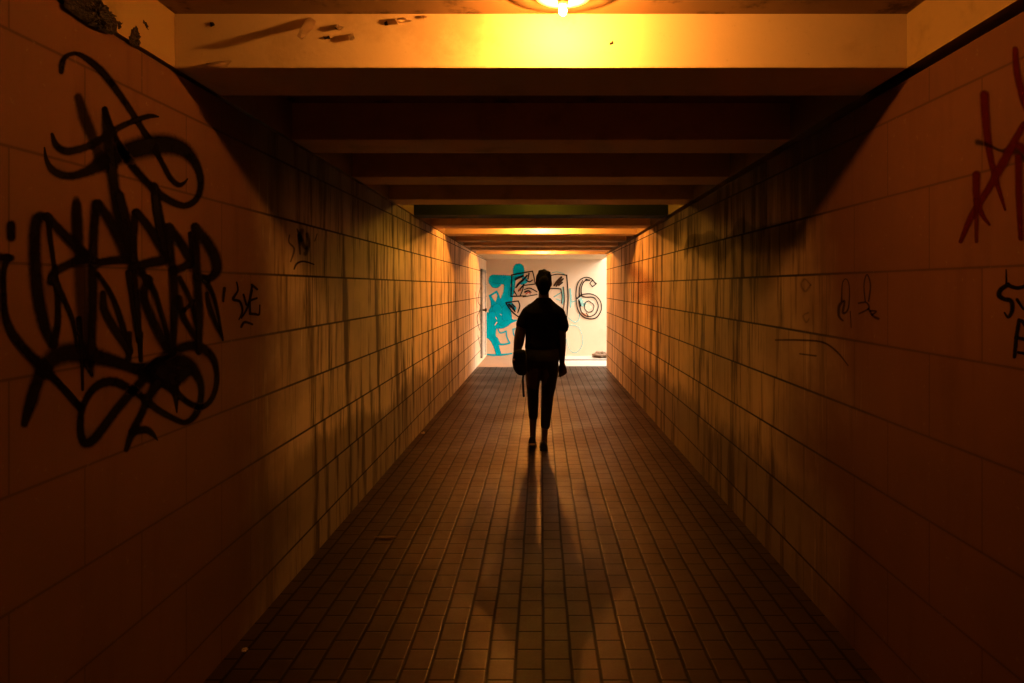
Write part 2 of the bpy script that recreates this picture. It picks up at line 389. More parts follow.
# ------------------------------------------------------------------ graffiti: strokes traced on the wall they are sprayed on
def spline(pts, sub=7):
    out = []
    n = len(pts)
    if n == 2: sub = 4
    for i in range(n - 1):
        p0, p1, p2, p3 = pts[max(i - 1, 0)], pts[i], pts[i + 1], pts[min(i + 2, n - 1)]
        for k in range(sub):
            t = k / sub
            out.append(tuple(.5 * (2 * b + (c - a) * t + (2 * a - 5 * b + 4 * c - d) * t * t + (3 * b - a - 3 * c + d) * t ** 3) for a, b, c, d in zip(p0, p1, p2, p3)))
    out.append(tuple(pts[-1])); return out
def graffiti(name, strokes, org, sc, proj, m, parent, label, wk=1.0, lift=0.0):
    """strokes: lists of (u, v, width) in zoomed pixels, optional leading float = spray density"""
    bm = bmesh.new(); uvl = bm.loops.layers.uv.new('stroke')
    for si, st in enumerate(strokes):
        dens = 1.0
        if isinstance(st[0], (int, float)): dens, st = st[0], st[1:]
        w0 = 14; full = []
        for p in st:
            w0 = p[2] if len(p) > 2 else w0
            full.append((org[0] + p[0] / sc, org[1] + p[1] / sc, w0 / sc * wk))
        P = spline(full); off = .0012 + .00012 * si + lift
        def V(x, y):
            p, nrm = proj(x, y); return bm.verts.new(p + nrm * off)
        L, Cc, R = [], [], []
        for i, (x, y, wd) in enumerate(P):
            a, b = P[max(i - 1, 0)], P[min(i + 1, len(P) - 1)]
            dx, dy = b[0] - a[0], b[1] - a[1]; d = math.hypot(dx, dy) or 1
            nx, ny, h = -dy / d, dx / d, max(wd, .3) / 2 * 1.18
            L.append(V(x + nx * h, y + ny * h)); Cc.append(V(x, y)); R.append(V(x - nx * h, y - ny * h))
        def face(vs, us):
            try: f = bm.faces.new(vs)
            except ValueError: return
            for lp, u in zip(f.loops, us): lp[uvl].uv = (u, dens)
        for i in range(len(P) - 1):
            face((L[i], Cc[i], Cc[i + 1], L[i + 1]), (1, 0, 0, 1)); face((Cc[i], R[i], R[i + 1], Cc[i + 1]), (0, 1, 1, 0))
        for end in (0, -1):                                  # round caps
            x, y, wd = P[end]; x2, y2, _ = P[1 if end == 0 else -2]
            ang = math.atan2(y - y2, x - x2); h = max(wd, .3) / 2 * 1.18
            rim = [V(x + math.cos(ang + q) * h, y + math.sin(ang + q) * h) for q in [(-.5 + k / 6) * math.pi for k in range(7)]]
            for a_, b_ in zip(rim, rim[1:]): face((Cc[end], a_, b_), (0, 1, 1))
    me = bpy.data.meshes.new(name); bm.to_mesh(me); bm.free()
    o = link_mesh(name, me, m, parent); o['label'] = label; return o
def on_wl(px, py): return px_on_x(px, py, WL), UX
def on_wr(px, py): return px_on_x(px, py, WR), -UX
def on_wb(px, py): return px_at(px, py, YW), -UY
P_black = paint('black_spray', (.004, .003, .003), .62)
P_fade = paint('worn_black_spray', (.010, .007, .005), .8, .72)
P_red = paint('dark_red_spray', (.050, .003, .003), .55, .9)
P_teal = paint('teal_spray', (.0, .44, .72), .25)
P_aqua = paint('pale_teal_spray', (.22, .60, .62), .7, .75)
P_line = paint('black_marker', (.012, .010, .010), .35)
P_pink = paint('bare_patch_pink', (.78, .56, .46), .2)

graffiti('graffiti', [
    [(208, 108, 20), (211, 80, 24), (225, 55, 18), (260, 47, 16), (300, 68, 24), (350, 112, 30), (410, 190, 26), (460, 265, 24), (510, 345, 22), (550, 415, 20), (580, 470, 22), (608, 495, 20), (628, 488, 12), (640, 474, 5)],
    [(176, 322, 12), (190, 360, 26), (225, 380, 30), (280, 370, 28), (340, 342, 26), (400, 302, 24), (460, 275, 20), (510, 260, 18), (540, 262, 6)],
    [(150, 368, 6), (157, 410, 16), (180, 447, 28), (230, 465, 30), (290, 452, 36), (340, 425, 55), (400, 395, 66), (480, 368, 76), (560, 357, 74), (625, 375, 56), (668, 425, 34), (685, 485, 26), (672, 540, 24), (632, 566, 24), (580, 550, 28), (530, 515, 30), (480, 465, 30), (440, 415, 30), (400, 350, 24), (375, 290, 22), (356, 236, 18)],
    [(356, 238, 22), (362, 300, 36), (375, 390, 44), (385, 480, 42), (398, 560, 44), (420, 640, 60), (440, 690, 30)],
    [.8, (265, 195, 30), (288, 270, 44), (318, 340, 40), (345, 420, 40)],
    [(525, 500, 30), (538, 580, 32), (550, 640, 34), (570, 690, 24)],
    [.7, (258, 545, 26), (258, 600, 40), (262, 680, 40)],
], (0, 40), 3.417, on_wl, P_black, wall_left, 'black sprayed looping strokes high on the left wall above the large tag', 1.14)
graffiti('graffiti', [
    [(28, 66, 26), (28, 98, 26)],
    [(2, 150, 24), (28, 152, 20)], [(18, 152, 20), (8, 190, 18), (8, 240, 18), (12, 300, 22), (30, 350, 28), (70, 400, 30), (110, 440, 34), (150, 480, 22), (205, 545, 16)],
    [(120, 45, 22), (98, 48, 32), (90, 100, 34), (92, 180, 36), (100, 260, 36), (115, 330, 34), (135, 380, 24)],
    [(125, 45, 18), (130, 100, 16), (140, 170, 14), (149, 250, 18), (150, 320, 20), (140, 378, 22)],
    [(122, 42, 22), (165, 90, 28), (225, 148, 30)], [(232, 152, 26), (190, 164, 26), (142, 190, 24), (130, 215, 22)],
    [(138, 205, 24), (165, 260, 18), (190, 320, 14), (205, 395, 12)],
    [.65, (200, 15, 28), (205, 120, 32), (213, 260, 34), (225, 360, 30), (240, 455, 14)],
    [(250, 10, 26), (244, 100, 26), (241, 180, 28), (242, 280, 26), (238, 400, 24)],
    [(258, 12, 26), (295, 70, 32), (335, 150, 38)], [(335, 155, 24), (285, 160, 24), (240, 168, 20)],
    [(255, 195, 14), (285, 240, 16), (310, 300, 18), (338, 395, 20)], [(268, 245, 18), (272, 290, 24), (300, 340, 24), (338, 400, 18)],
    [(310, -10, 30), (328, 60, 28), (348, 160, 24)],
    [(352, 35, 22), (349, 120, 20), (350, 200, 20), (360, 300, 18), (368, 420, 12)],
    [(357, 32, 22), (390, 75, 26), (430, 135, 30)], [(430, 158, 28), (390, 165, 28), (342, 178, 22)], [(332, 190, 14), (344, 260, 14), (360, 370, 12)],
    [(368, 190, 24), (400, 235, 18), (425, 310, 14), (447, 392, 14)], [(388, 208, 24), (374, 250, 26), (396, 310, 26), (432, 385, 24)],
    [(405, -8, 24), (414, 60, 24), (430, 130, 22)],
    [(440, 72, 24), (446, 140, 22), (454, 220, 24), (455, 300, 24), (450, 392, 20)],
    [(442, 72, 24), (470, 110, 26), (502, 165, 26)], [(502, 165, 24), (455, 186, 22)], [(468, 205, 16), (500, 270, 14), (522, 365, 12)], [(468, 258, 18), (480, 310, 18), (518, 368, 14)],
    [(495, 88, 12), (505, 165, 12)],
    [(509, 70, 22), (513, 150, 22), (517, 230, 22), (521, 310, 22), (519, 400, 16)], [(510, 72, 24), (538, 108, 32), (560, 146, 32), (566, 184, 28), (545, 206, 22), (514, 202, 22)],
    [(532, 205, 18), (560, 260, 12), (582, 368, 6)], [(540, 245, 11), (550, 290, 14), (580, 360, 7)], [(586, 232, 9), (583, 266, 6)],
    [(505, 265, 10), (480, 290, 12)],
], (0, 200), 2.625, on_wl, P_black, wall_left, 'large black sprayed tag of tall pointed letters on the left wall', 1.14)
graffiti('graffiti', [
    [(62, 462, 36), (90, 370, 60), (118, 280, 62), (150, 215, 72), (200, 165, 88), (270, 145, 92), (350, 155, 86), (430, 175, 70), (520, 205, 54), (600, 240, 50), (650, 290, 40)],
    [(560, 215, 40), (640, 205, 56), (720, 182, 60), (790, 195, 62), (838, 260, 42), (850, 330, 30), (828, 415, 34), (780, 456, 28), (720, 435, 30), (650, 395, 34), (590, 345, 36), (520, 300, 42), (460, 275, 46), (400, 285, 42), (350, 330, 36), (316, 410, 34), (312, 500, 38), (332, 548, 44), (372, 530, 46), (420, 470, 44), (480, 390, 44), (540, 320, 44), (590, 265, 46), (645, 195, 46), (720, 142, 40), (800, 114, 48), (860, 128, 44), (900, 170, 38), (918, 230, 28), (915, 300, 26), (890, 360, 26), (850, 388, 26), (800, 372, 30), (760, 342, 32), (700, 290, 50), (640, 240, 60)],
    [(680, 230, 110), (740, 250, 90), (790, 225, 50)],
    [(722, 250, 60), (735, 330, 32), (741, 412, 7)],
    [(655, 280, 50), (612, 350, 42), (580, 425, 36), (545, 495, 38), (515, 578, 24)], [(545, 500, 34), (600, 488, 38), (632, 506, 26), (655, 536, 5)],
    [(165, 235, 24), (250, 310, 20), (312, 385, 24)], [(302, -5, 26), (316, 150, 18), (320, 310, 14)], [(340, 190, 40), (363, 250, 14)],
    [(530, 60, 24), (525, 170, 30)], [(580, 60, 24), (578, 180, 14)], [(690, 110, 30), (720, 150, 30)],
], (10, 320), 4.452, on_wl, P_black, wall_left, 'black sprayed knot of loops under the large tag on the left wall', 1.14)
graffiti('graffiti', [
    [(617, 450, 8), (622, 490, 10), (600, 532, 15), (632, 545, 13), (645, 590, 11), (628, 632, 7)],
    [(650, 510, 10), (664, 560, 11)], [(692, 490, 9), (668, 575, 11), (640, 625, 8)],
    [(690, 462, 11), (716, 484, 12)], [(692, 468, 10), (680, 540, 12), (682, 604, 12)], [(680, 540, 11), (714, 528, 11)], [(682, 604, 12), (708, 606, 13), (726, 606, 10), (729, 562, 7)],
    [(638, 668, 12), (655, 645, 13), (692, 655, 11)],
], (110, 190), 4.88, on_wl, P_black, wall_left, 'small black SYE tag beside the large tag on the left wall', 1.2)
graffiti('graffiti', [
    [(165, 300, 16), (160, 360, 18), (205, 420, 22), (175, 525, 18)], [(230, 250, 18), (265, 340, 40)], [(270, 260, 50), (260, 330, 60), (300, 410, 40)], [(315, 290, 36), (330, 380, 36), (300, 460, 50)], [(240, 300, 24), (255, 460, 24)], [(400, 290, 12), (380, 350, 14)],
    [1.3, (203, 590, 18), (225, 545, 24), (270, 525, 22), (320, 532, 20), (372, 550, 16)],
], (270, 200), 8.54, on_wl, P_fade, wall_left, 'worn dark scrawl over a curved stroke, high on the grimy left wall')
graffiti('graffiti', [
    [(60, 180, 8), (45, 260, 10), (60, 300, 10), (40, 360, 12), (55, 430, 10)], [(70, 200, 6), (55, 330, 8), (60, 380, 8)], [(45, 460, 8), (60, 530, 8)], [(30, 210, 6), (40, 300, 6)],
], (470, 255), 5.7, on_wl, P_fade, wall_left, 'small dark scribble beside the door at the far end of the left wall', .6)
# right wall
graffiti('graffiti', [
    [(145, 178, 34), (150, 260, 32), (163, 370, 26), (185, 460, 20), (213, 552, 9)],
    [(272, 275, 22), (240, 335, 30), (200, 410, 34), (155, 490, 26), (105, 570, 26), (68, 655, 15)],
    [(119, 438, 30), (121, 520, 28), (140, 570, 18), (162, 600, 10)], [.8, (120, 520, 20), (120, 655, 14)],
    [(256, 380, 26), (258, 500, 26), (264, 645, 18)], [(246, 30, 22), (252, 110, 26), (275, 200, 28), (300, 260, 20)], [(275, 280, 24), (310, 230, 18)],
    [(262, 345, 30), (300, 380, 20)],
], (940, 40), 3.25, on_wr, P_red, wall_right, 'dark red sprayed strokes at the upper near end of the right wall')
graffiti('graffiti', [
    [(124, 332, 26), (160, 342, 14), (200, 360, 14), (240, 358, 34), (275, 385, 20)],
], (940, 40), 3.25, on_wr, P_fade, wall_right, 'short dark stroke crossing the red paint on the right wall')
graffiti('graffiti', [
    [(807, 238, 5), (808, 285, 9)], [(815, 288, 16), (790, 305, 20), (783, 325, 22), (800, 338, 18), (824, 345, 20), (828, 375, 18), (815, 400, 12), (802, 385, 8)], [(812, 290, 14), (845, 300, 16), (880, 290, 12)],
    [(845, 340, 14), (866, 372, 10)], [(852, 410, 16), (842, 470, 16), (836, 535, 14)], [(842, 470, 14), (880, 476, 14)], [(862, 412, 14), (880, 440, 14)], [(850, 520, 12), (885, 525, 12)],
], (770, 200), 3.413, on_wr, P_black, wall_right, 'black sprayed characters cut off by the right edge of the photo, on the right wall')
graffiti('graffiti', [
    [(250, 412, 8), (236, 395, 12), (238, 360, 14), (255, 345, 10), (250, 385, 12), (268, 370, 7), (272, 300, 5), (262, 270, 5), (248, 285, 5), (245, 345, 8)], [(275, 380, 5), (278, 435, 4)],
    [(326, 345, 6), (322, 290, 6), (332, 254, 6), (344, 290, 7), (338, 345, 8)], [(304, 352, 8), (330, 350, 8), (338, 370, 9), (305, 388, 7)], [(338, 372, 9), (352, 395, 10), (371, 405, 13)], [(345, 378, 8), (364, 380, 8), (350, 392, 8)],
    [(20, 478, 7), (100, 478, 8), (180, 485, 8), (230, 518, 8), (268, 565, 5)], [(103, 525, 7), (158, 532, 8)],
    [.5, (140, 290, 8), (120, 270, 8), (108, 290, 10), (122, 312, 10), (140, 290, 8)], [.5, (132, 385, 8), (115, 395, 8), (125, 418, 8), (135, 405, 6)],
], (770, 200), 3.413, on_wr, P_fade, wall_right, 'thin worn dark loops and an arc in the middle of the right wall')
graffiti('graffiti', [[.5, (95, 260, 50), (130, 290, 60), (110, 330, 50)], [.4, (140, 300, 40), (150, 380, 40)]], (600, 180), 2.846, on_wr, paint('faded_red_spray', (.24, .05, .03), .9, .6), wall_right, 'faded red sprayed patch near the far end of the right wall')
# damp stain with a ragged top edge along the upper joint of the right wall
stain = [(684, 247), (688, 236), (694, 233), (702, 233), (709, 229), (714, 231), (719, 238), (724, 237), (732, 230), (737, 219), (742, 216), (748, 220), (754, 226), (765, 224), (778, 221), (792, 219), (800, 222), (806, 214)]
def stain_mesh():
    bm = bmesh.new(); uvl = bm.loops.layers.uv.new('stroke'); rows = []
    top = spline([(a, b) for a, b in stain], 4)
    for a, b in top:
        r = []
        for k, (f, u) in enumerate(((0, 1.0), (.06, .55), (.4, .1), (.75, .45), (1, 1.0))):
            bot = 262 - (a - 684) * .06 + 16 * noise.noise(Vector((a * .07, 3, 1)))
            p, n = on_wr(a, b + (bot - b) * f); r.append((bm.verts.new(p + n * .0008), u))
        rows.append(r)
    for A, B in zip(rows, rows[1:]):
        for k in range(4):
            f = bm.faces.new((A[k][0], B[k][0], B[k + 1][0], A[k + 1][0]))
            for lp, u in zip(f.loops, (A[k][1], B[k][1], B[k + 1][1], A[k + 1][1])): lp[uvl].uv = (u, .8)
    me = bpy.data.meshes.new('damp_stain'); bm.to_mesh(me); bm.free()
    link_mesh('damp_stain', me, paint('blotchy', (.03, .016, .008), .8, .55), wall_right)['label'] = 'dark damp stain with a ragged top edge'
stain_mesh()
# end wall
graffiti('graffiti', [
    [(500, 125, 150), (500, 175, 145)], [(165, 285, 150), (185, 300, 165)], [(150, 255, 105), (280, 268, 120), (400, 268, 110)],
    [(345, 300, 90), (340, 420, 85), (315, 540, 120), (290, 700, 190)], [(400, 400, 60), (385, 560, 60)],
    [(200, 432, 24), (108, 490, 24)], [(106, 486, 24), (140, 560, 50), (170, 640, 110), (175, 700, 140)], [(198, 430, 26), (224, 490, 28), (222, 570, 70)],
    [.8, (440, 240, 50), (430, 360, 44), (420, 450, 44)], [.8, (570, 250, 50), (600, 290, 50), (540, 320, 40)], [.8, (390, 600, 60), (440, 660, 60)],
    [(190, 710, 190), (230, 830, 200), (300, 820, 190)],
], (482, 260), 13.66, on_wb, P_teal, wall_back, 'solid teal sprayed letter with a round dot, upper left of the end wall')
graffiti('graffiti', [
    [(185, 40, 110), (205, 130, 150), (250, 200, 110)], [(300, 50, 100), (310, 150, 120)], [(250, 236, 40), (330, 212, 50), (425, 190, 18)],
    [(75, 130, 80), (85, 250, 80), (80, 380, 70)], [(130, 120, 90), (125, 260, 110), (115, 360, 110), (150, 440, 80), (180, 520, 64), (205, 605, 64)],
    [(185, 240, 18), (200, 300, 15), (230, 348, 15), (300, 325, 19)], [(300, 325, 17), (310, 400, 15), (345, 472, 19)], [(345, 474, 18), (230, 488, 24), (180, 420, 40)],
    [(385, 300, 13), (440, 292, 15)], [(385, 300, 15), (392, 360, 15), (412, 395, 12)], [(66, 614, 16), (200, 622, 22), (372, 602, 14)], [(382, 188, 12), (352, 145, 12), (346, 100, 10)],
], (482, 305), 12.42, on_wb, P_teal, wall_back, 'solid teal sprayed lettering with thin outlines, lower left of the end wall', lift=.004)
graffiti('graffiti', [[(160, 250, 10), (185, 215, 12)], [(170, 150, 8), (182, 175, 8)], [.8, (225, 110, 8), (245, 125, 8)]], (482, 305), 12.42, on_wb, P_pink, wall_back, 'pale scratches in the teal lettering', lift=.010)
graffiti('graffiti', [
    [(195, 235, 24), (203, 320, 24), (200, 410, 18)], [(215, 360, 14), (250, 350, 12)], [(178, 515, 12), (238, 556, 15), (278, 535, 13), (288, 470, 10)],
    [(170, 595, 12), (235, 588, 12), (290, 625, 12), (316, 700, 11), (312, 780, 11), (270, 845, 11), (215, 850, 11), (175, 790, 11), (160, 720, 10)],
    [(20, 75, 9), (70, 68, 9), (130, 85, 9), (160, 105, 8)], [(40, 310, 14), (80, 285, 14), (110, 268, 12)], [(125, 220, 18), (130, 310, 22), (122, 380, 16)], [.8, (300, 330, 40), (320, 390, 46), (345, 370, 24)], [(60, 330, 12), (100, 345, 14)],
], (550, 265), 9.75, on_wb, P_aqua, wall_back, 'pale teal sprayed loops to the right of the walker on the end wall', lift=.008)
graffiti('graffiti', [
    [(511.8, 275, 1.5), (522, 273, 1.3), (532.5, 271.2, 1.2)], [(532.5, 271.2, 1.2), (534, 277, 1.2), (535.2, 284, 1.2)], [(536, 284, 1.1), (523.4, 285.4, 1.2)], [(523.4, 285.4, 1.2), (522.6, 290, 1.2), (520, 296, 1.2)],
    [(526, 295.8, 1.2), (511, 296.4, 1.4)], [(511.8, 275, 1.5), (511.5, 285, 1.3), (511, 296.4, 1.3)],
    [(515.5, 279.5, 2), (519, 277.5, 2.4), (523, 276, 2)], [(516, 287.5, 1.6), (519, 283.5, 2.4), (524, 279, 2), (527, 275.5, 1.6)], [(518.5, 291, 1.4), (521, 288, 1.6), (524, 284.2, 1.2)], [(514, 291, 1.4), (516.5, 295, 1.2)], [(526, 280, 1.2), (529.5, 281.8, 1.4), (532.5, 280, 1)], [(529, 273.5, 1.6), (528, 279, 1.4)],
    [(524.5, 289.5, 1.1), (530, 288.2, 1.3), (537, 291.8, 1.2)], [(525, 292, 2), (528.5, 290.8, 1.6), (531, 292.4, 1.2)], [(523, 297, 1), (537, 294.5, 1)],
    [(506, 302.8, 1.4), (512, 301.8, 1.3), (518.3, 301, 1.3)], [(518.3, 301, 1.2), (519.8, 306, 1.3), (517.8, 312.5, 1.3)], [(506, 302.8, 1.4), (508.8, 307.5, 1.5), (513.5, 313, 1.4), (519, 317, 1.3), (524, 319, 1)], [(509, 304.5, 2), (513, 308, 2.4), (515, 311.5, 1.6)], [(512, 304, 1.4), (515, 307, 1.4)],
    [(551, 275.5, 1), (558, 274.2, 1.1), (566.6, 275.3, 1.3)], [(566.6, 275.3, 1.3), (567.6, 288, 1.3), (568, 300, 1.3), (566.8, 318.5, 1)], [(563.5, 287, 1), (564.3, 300, 1.1), (563, 312, 1)], [(550, 288.6, 1.1), (555, 288.4, 1.2), (560.8, 289, 1.2)], [(560.8, 289, 1.1), (562, 296, 1), (561.5, 303, .9)],
], (0, 0), 1.0, on_wb, P_line, wall_back, 'black outlined figures behind the head of the walker on the end wall', lift=.012)
graffiti('graffiti', [[(40, 200, 18), (70, 160, 24), (110, 120, 22)], [(60, 205, 16), (95, 165, 24), (128, 135, 16)], [(85, 200, 14), (120, 170, 16)]], (550, 265), 9.75, on_wb, paint('brown_marker', (.045, .022, .012), .35), wall_back, 'brown scribbled hatching in the black outlined figure right of the head of the walker', lift=.012)
graffiti('graffiti', [
    [(440, 178, 10), (420, 150, 10), (392, 128, 11), (345, 120, 10), (292, 148, 10), (260, 215, 11), (254, 320, 11), (270, 430, 12), (320, 502, 13), (390, 525, 12), (455, 510, 11), (498, 440, 10), (495, 365, 10), (455, 308, 9), (395, 282, 10), (335, 284, 11), (300, 292, 10)],
    [(452, 182, 10), (414, 212, 10)], [(414, 212, 9), (388, 178, 9)], [(388, 178, 8), (412, 150, 9)], [(412, 150, 8), (452, 182, 9)],
    [(385, 148, 13), (335, 158, 10), (305, 225, 10), (306, 292, 14)], [(318, 150, 8), (288, 220, 11), (286, 300, 13)], [(350, 140, 14), (385, 150, 12)],
    [(265, 325, 16), (300, 300, 13), (340, 312, 12), (420, 316, 12), (455, 352, 10), (470, 410, 10), (440, 478, 10), (372, 502, 10), (312, 465, 12), (290, 400, 12), (280, 340, 12)],
    [(375, 350, 8), (342, 372, 10), (340, 428, 10), (375, 460, 9), (418, 442, 8), (425, 390, 8), (378, 350, 8)], [(300, 400, 12), (285, 350, 14)], [(355, 470, 8), (375, 500, 8)],
], (550, 265), 9.75, on_wb, P_line, wall_back, 'black outlined figure 6 on the right of the end wall', lift=.012)
graffiti('graffiti', [[(505, 402, 20), (525, 415, 18)], [(600, 465, 18), (640, 440, 16), (660, 465, 14)]], (482, 260), 13.66, on_wb, paint('red_marker', (.5, .04, .03), .5, .8), wall_back, 'small red marks inside the black outlined figures', lift=.02)
graffiti('graffiti', [[.9, (315, 470, 26), (345, 490, 28), (372, 492, 10)]], (550, 265), 9.75, on_wb, paint('salmon_marker', (.75, .30, .14), .6, .8), wall_back, 'salmon patch inside the figure 6', lift=.010)

# ------------------------------------------------------------------ the walker, seen from behind
PY = 6.75
M_skin = simple('skin', (.075, .036, .023), .55, 0, .1, 30, .05)
M_hair = simple('black_hair', (.004, .003, .002), .9, 0, .4, 60, .4)
M_hair.node_tree.nodes['Principled BSDF'].inputs['Specular IOR Level'].default_value = .1
M_shirt = simple('black_cotton', (.006, .005, .005), .95, 0, .3, 25, .3)
M_shirt.node_tree.nodes['Principled BSDF'].inputs['Specular IOR Level'].default_value = .1
M_trous = simple('dark_trousers', (.012, .008, .006), .85, 0, .3, 25, .3)
M_shoe = simple('dark_shoe', (.010, .009, .010), .5)
M_sole = simple('pale_sole', (.45, .36, .28), .7)
M_bag = simple('dark_bag', (.006, .005, .004), .85)
M_buckle = simple('steel_buckle', (.7, .66, .6), .25, 1.0, .05)

def hand(bm, wrist, d, back, thumb_dir, curl, s=1.0):
    """palm, four unequal bent fingers and a thumb; d = along the hand, back = out of the back of the hand"""
    d = Vector(d).normalized(); back = Vector(back); back = (back - d * back.dot(d)).normalized(); side = d.cross(back)
    if side.dot(Vector(thumb_dir)) < 0: side = -side                      # towards the thumb
    w_ = Vector(wrist)
    loft(bm, [(w_ - d * .012, .024 * s, .020 * s, side, back), (w_ + d * .02, .031 * s, .019 * s, side, back), (w_ + d * .055, .039 * s, .016 * s, side, back), (w_ + d * .085, .040 * s, .014 * s, side, back), (w_ + d * .094, .034 * s, .010 * s, side, back)], 16)
    for k, L in enumerate((.070, .079, .073, .058)):
        base = w_ + d * (.086 - .004 * abs(k - 1)) + side * (.030 - .0205 * k)
        p = base - d * .012; pts = [(*p, .0088)]; ang = .25; q = base
        for seg, fr in enumerate((.45, .32, .23)):
            ang += curl * (1.0, .95, .7)[seg]
            q = q + (d * math.cos(ang) - back * math.sin(ang)) * (L * fr * s); pts.append((*q, .0088 - .0008 * (seg + 1)))
        limb(bm, pts, 10)
    b = w_ + d * .022 + side * .026
    t1 = b + (d * .62 + side * .62 - back * .45) * .036; t2 = t1 + (d * .85 + side * .12 - back * .5) * .030; t3 = t2 + (d * .9 - side * .05 - back * .45) * .024
    limb(bm, [(*b, .013), (*t1, .0115), (*t2, .0098), (*t3, .0082)], 10)

def person():
    t = empty('person', (0, PY, 0), 'person walking away down the tunnel in black t-shirt and dark cropped trousers', 'person')
    y = 0.0                                             # parts are built about the empty
    bm = bmesh.new()
    # head and neck, turned slightly down
    ball(bm, (.027, .015, 1.606), (.070, .090, .100)); ball(bm, (.027, .045, 1.560), (.055, .062, .070)); ball(bm, (.027, .072, 1.520), (.030, .030, .026))
    limb(bm, [(.027, .103, 1.605, .010), (.027, .118, 1.575, .013), (.027, .112, 1.568, .013)], 10)          # nose
    for s in (-1, 1):
        ball(bm, (.027 + s * .071, .010, 1.590), (.010, .020, .031))                                       # ears
        ball(bm, (.027 + s * .030, .088, 1.606), (.013, .012, .010)); ball(bm, (.027 + s * .030, .090, 1.624), (.022, .010, .006))   # eyes, brows
        ball(bm, (.027 + s * .038, .070, 1.575), (.020, .022, .018))
    ball(bm, (.027, .098, 1.543), (.024, .010, .006)); ball(bm, (.027, .097, 1.534), (.020, .010, .006))      # lips
    column(bm, [(.024, -.012, 1.38, .085, .070), (.025, -.010, 1.43, .062, .058), (.027, -.005, 1.465, .051, .053), (.027, .002, 1.51, .050, .054), (.027, .01, 1.56, .052, .060)])
    # torso
    column(bm, [(.008, .00, .78, .150, .100), (.010, -.010, .86, .158, .118), (.010, -.005, .94, .145, .105), (.010, .0, 1.04, .126, .088), (.010, .004, 1.16, .138, .098), (.012, .002, 1.27, .152, .105), (.013, -.006, 1.34, .138, .088), (.018, -.01, 1.39, .100, .068), (.022, -.01, 1.43, .07, .055)])
    # arms
    limb(bm, [(-.095, -.01, 1.325, .046), (-.138, -.012, 1.288, .047), (-.186, -.022, 1.20, .050), (-.202, -.030, 1.10, .052), (-.214, -.030, 1.02, .050), (-.232, -.040, .925, .034), (-.240, -.045, .890, .027)])
    limb(bm, [(.130, -.01, 1.322, .046), (.174, -.010, 1.285, .047), (.200, -.012, 1.20, .043), (.203, -.018, 1.09, .040), (.203, -.008, 1.00, .040), (.203, .016, .86, .030), (.204, .022, .822, .027)])
    hand(bm, (-.241, -.045, .880), (.10, .05, -1), (-1, .1, 0), (0, 1, 0), .62)
    hand(bm, (.206, .025, .808), (.06, .10, -1), (.35, -1, 0), (-1, 0, 0), .45, 1.16)
    # legs
    limb(bm, [(-.070, -.01, .80, .085), (-.078, .0, .68, .073), (-.075, .02, .52, .052), (-.076, .0, .40, .049), (-.077, -.02, .28, .036), (-.077, -.03, .15, .028), (-.077, -.03, .105, .029)], 16)
    limb(bm, [(.080, -.01, .80, .085), (.075, -.005, .68, .073), (.060, .0, .50, .052), (.050, -.02, .38, .049), (.040, -.05, .25, .036), (.034, -.065, .12, .028), (.033, -.065, .075, .029)], 16)
    for x, yy, z, pitch in ((-.080, -.03, .085, -.25), (.026, -.065, .055, 0)):           # feet inside the shoes
        limb(bm, [(x + .002, yy - .02, z, .030), (x, yy + .06, z - .012 + pitch * .06, .032), (x, yy + .14, max(.03, z - .022 + pitch * .14), .028)], 12, .8)
    body = fuse('body', bm, M_skin, t, .0058, 3); body['label'] = 'bare arms, neck and ankles'
    # hair gathered up into a flat-topped knot
    bm = bmesh.new()
    column(bm, [(.027, -.030, 1.478, .030, .022), (.027, -.032, 1.505, .046, .040), (.027, -.022, 1.540, .064, .072), (.026, -.012, 1.585, .076, .090), (.026, -.008, 1.635, .078, .094), (.028, -.010, 1.670, .073, .084), (.030, -.022, 1.692, .062, .068), (.031, -.030, 1.708, .050, .056), (.032, -.034, 1.716, .034, .044)])
    ball(bm, (-.002, -.04, 1.706), (.026, .034, .018)); ball(bm, (.030, -.04, 1.716), (.022, .036, .014)); ball(bm, (.066, -.04, 1.692), (.028, .036, .020)); ball(bm, (.03, -.095, 1.60), (.05, .03, .06))
    for s in (-1, 1): ball(bm, (.027 + s * .066, .012, 1.61), (.012, .045, .04))
    fuse('hair', bm, M_hair, t, .006, 3)
    # t-shirt
    bm = bmesh.new()
    column(bm, [(.008, -.006, .962, .162, .122), (.008, -.006, .985, .164, .124), (.009, -.002, 1.05, .160, .118), (.010, .0, 1.14, .162, .116), (.012, .0, 1.23, .170, .120), (.014, -.004, 1.31, .176, .116), (.016, -.008, 1.345, .164, .104), (.020, -.010, 1.392, .132, .086), (.024, -.012, 1.432, .085, .070), (.026, -.012, 1.455, .064, .062)], 28)
    limb(bm, [(-.078, -.01, 1.345, .064), (-.128, -.011, 1.306, .064), (-.162, -.018, 1.25, .060), (-.182, -.022, 1.198, .060), (-.185, -.022, 1.186, .058)], 16)
    limb(bm, [(.118, -.01, 1.342, .064), (.172, -.010, 1.302, .064), (.196, -.010, 1.24, .060), (.210, -.012, 1.18, .061), (.211, -.013, 1.168, .058)], 16)
    ball(bm, (.0, -.085, 1.02), (.12, .03, .02)); ball(bm, (.03, -.09, 1.16), (.09, .025, .018))         # folds
    fuse('t_shirt', bm, M_shirt, t, .007, 4)
    # cropped trousers
    bm = bmesh.new()
    column(bm, [(.008, -.004, 1.01, .150, .108), (.008, -.006, .97, .160, .118), (.009, -.012, .90, .166, .130), (.009, -.014, .85, .166, .134), (.008, -.008, .80, .150, .118), (.006, 0, .77, .12, .08)], 26)
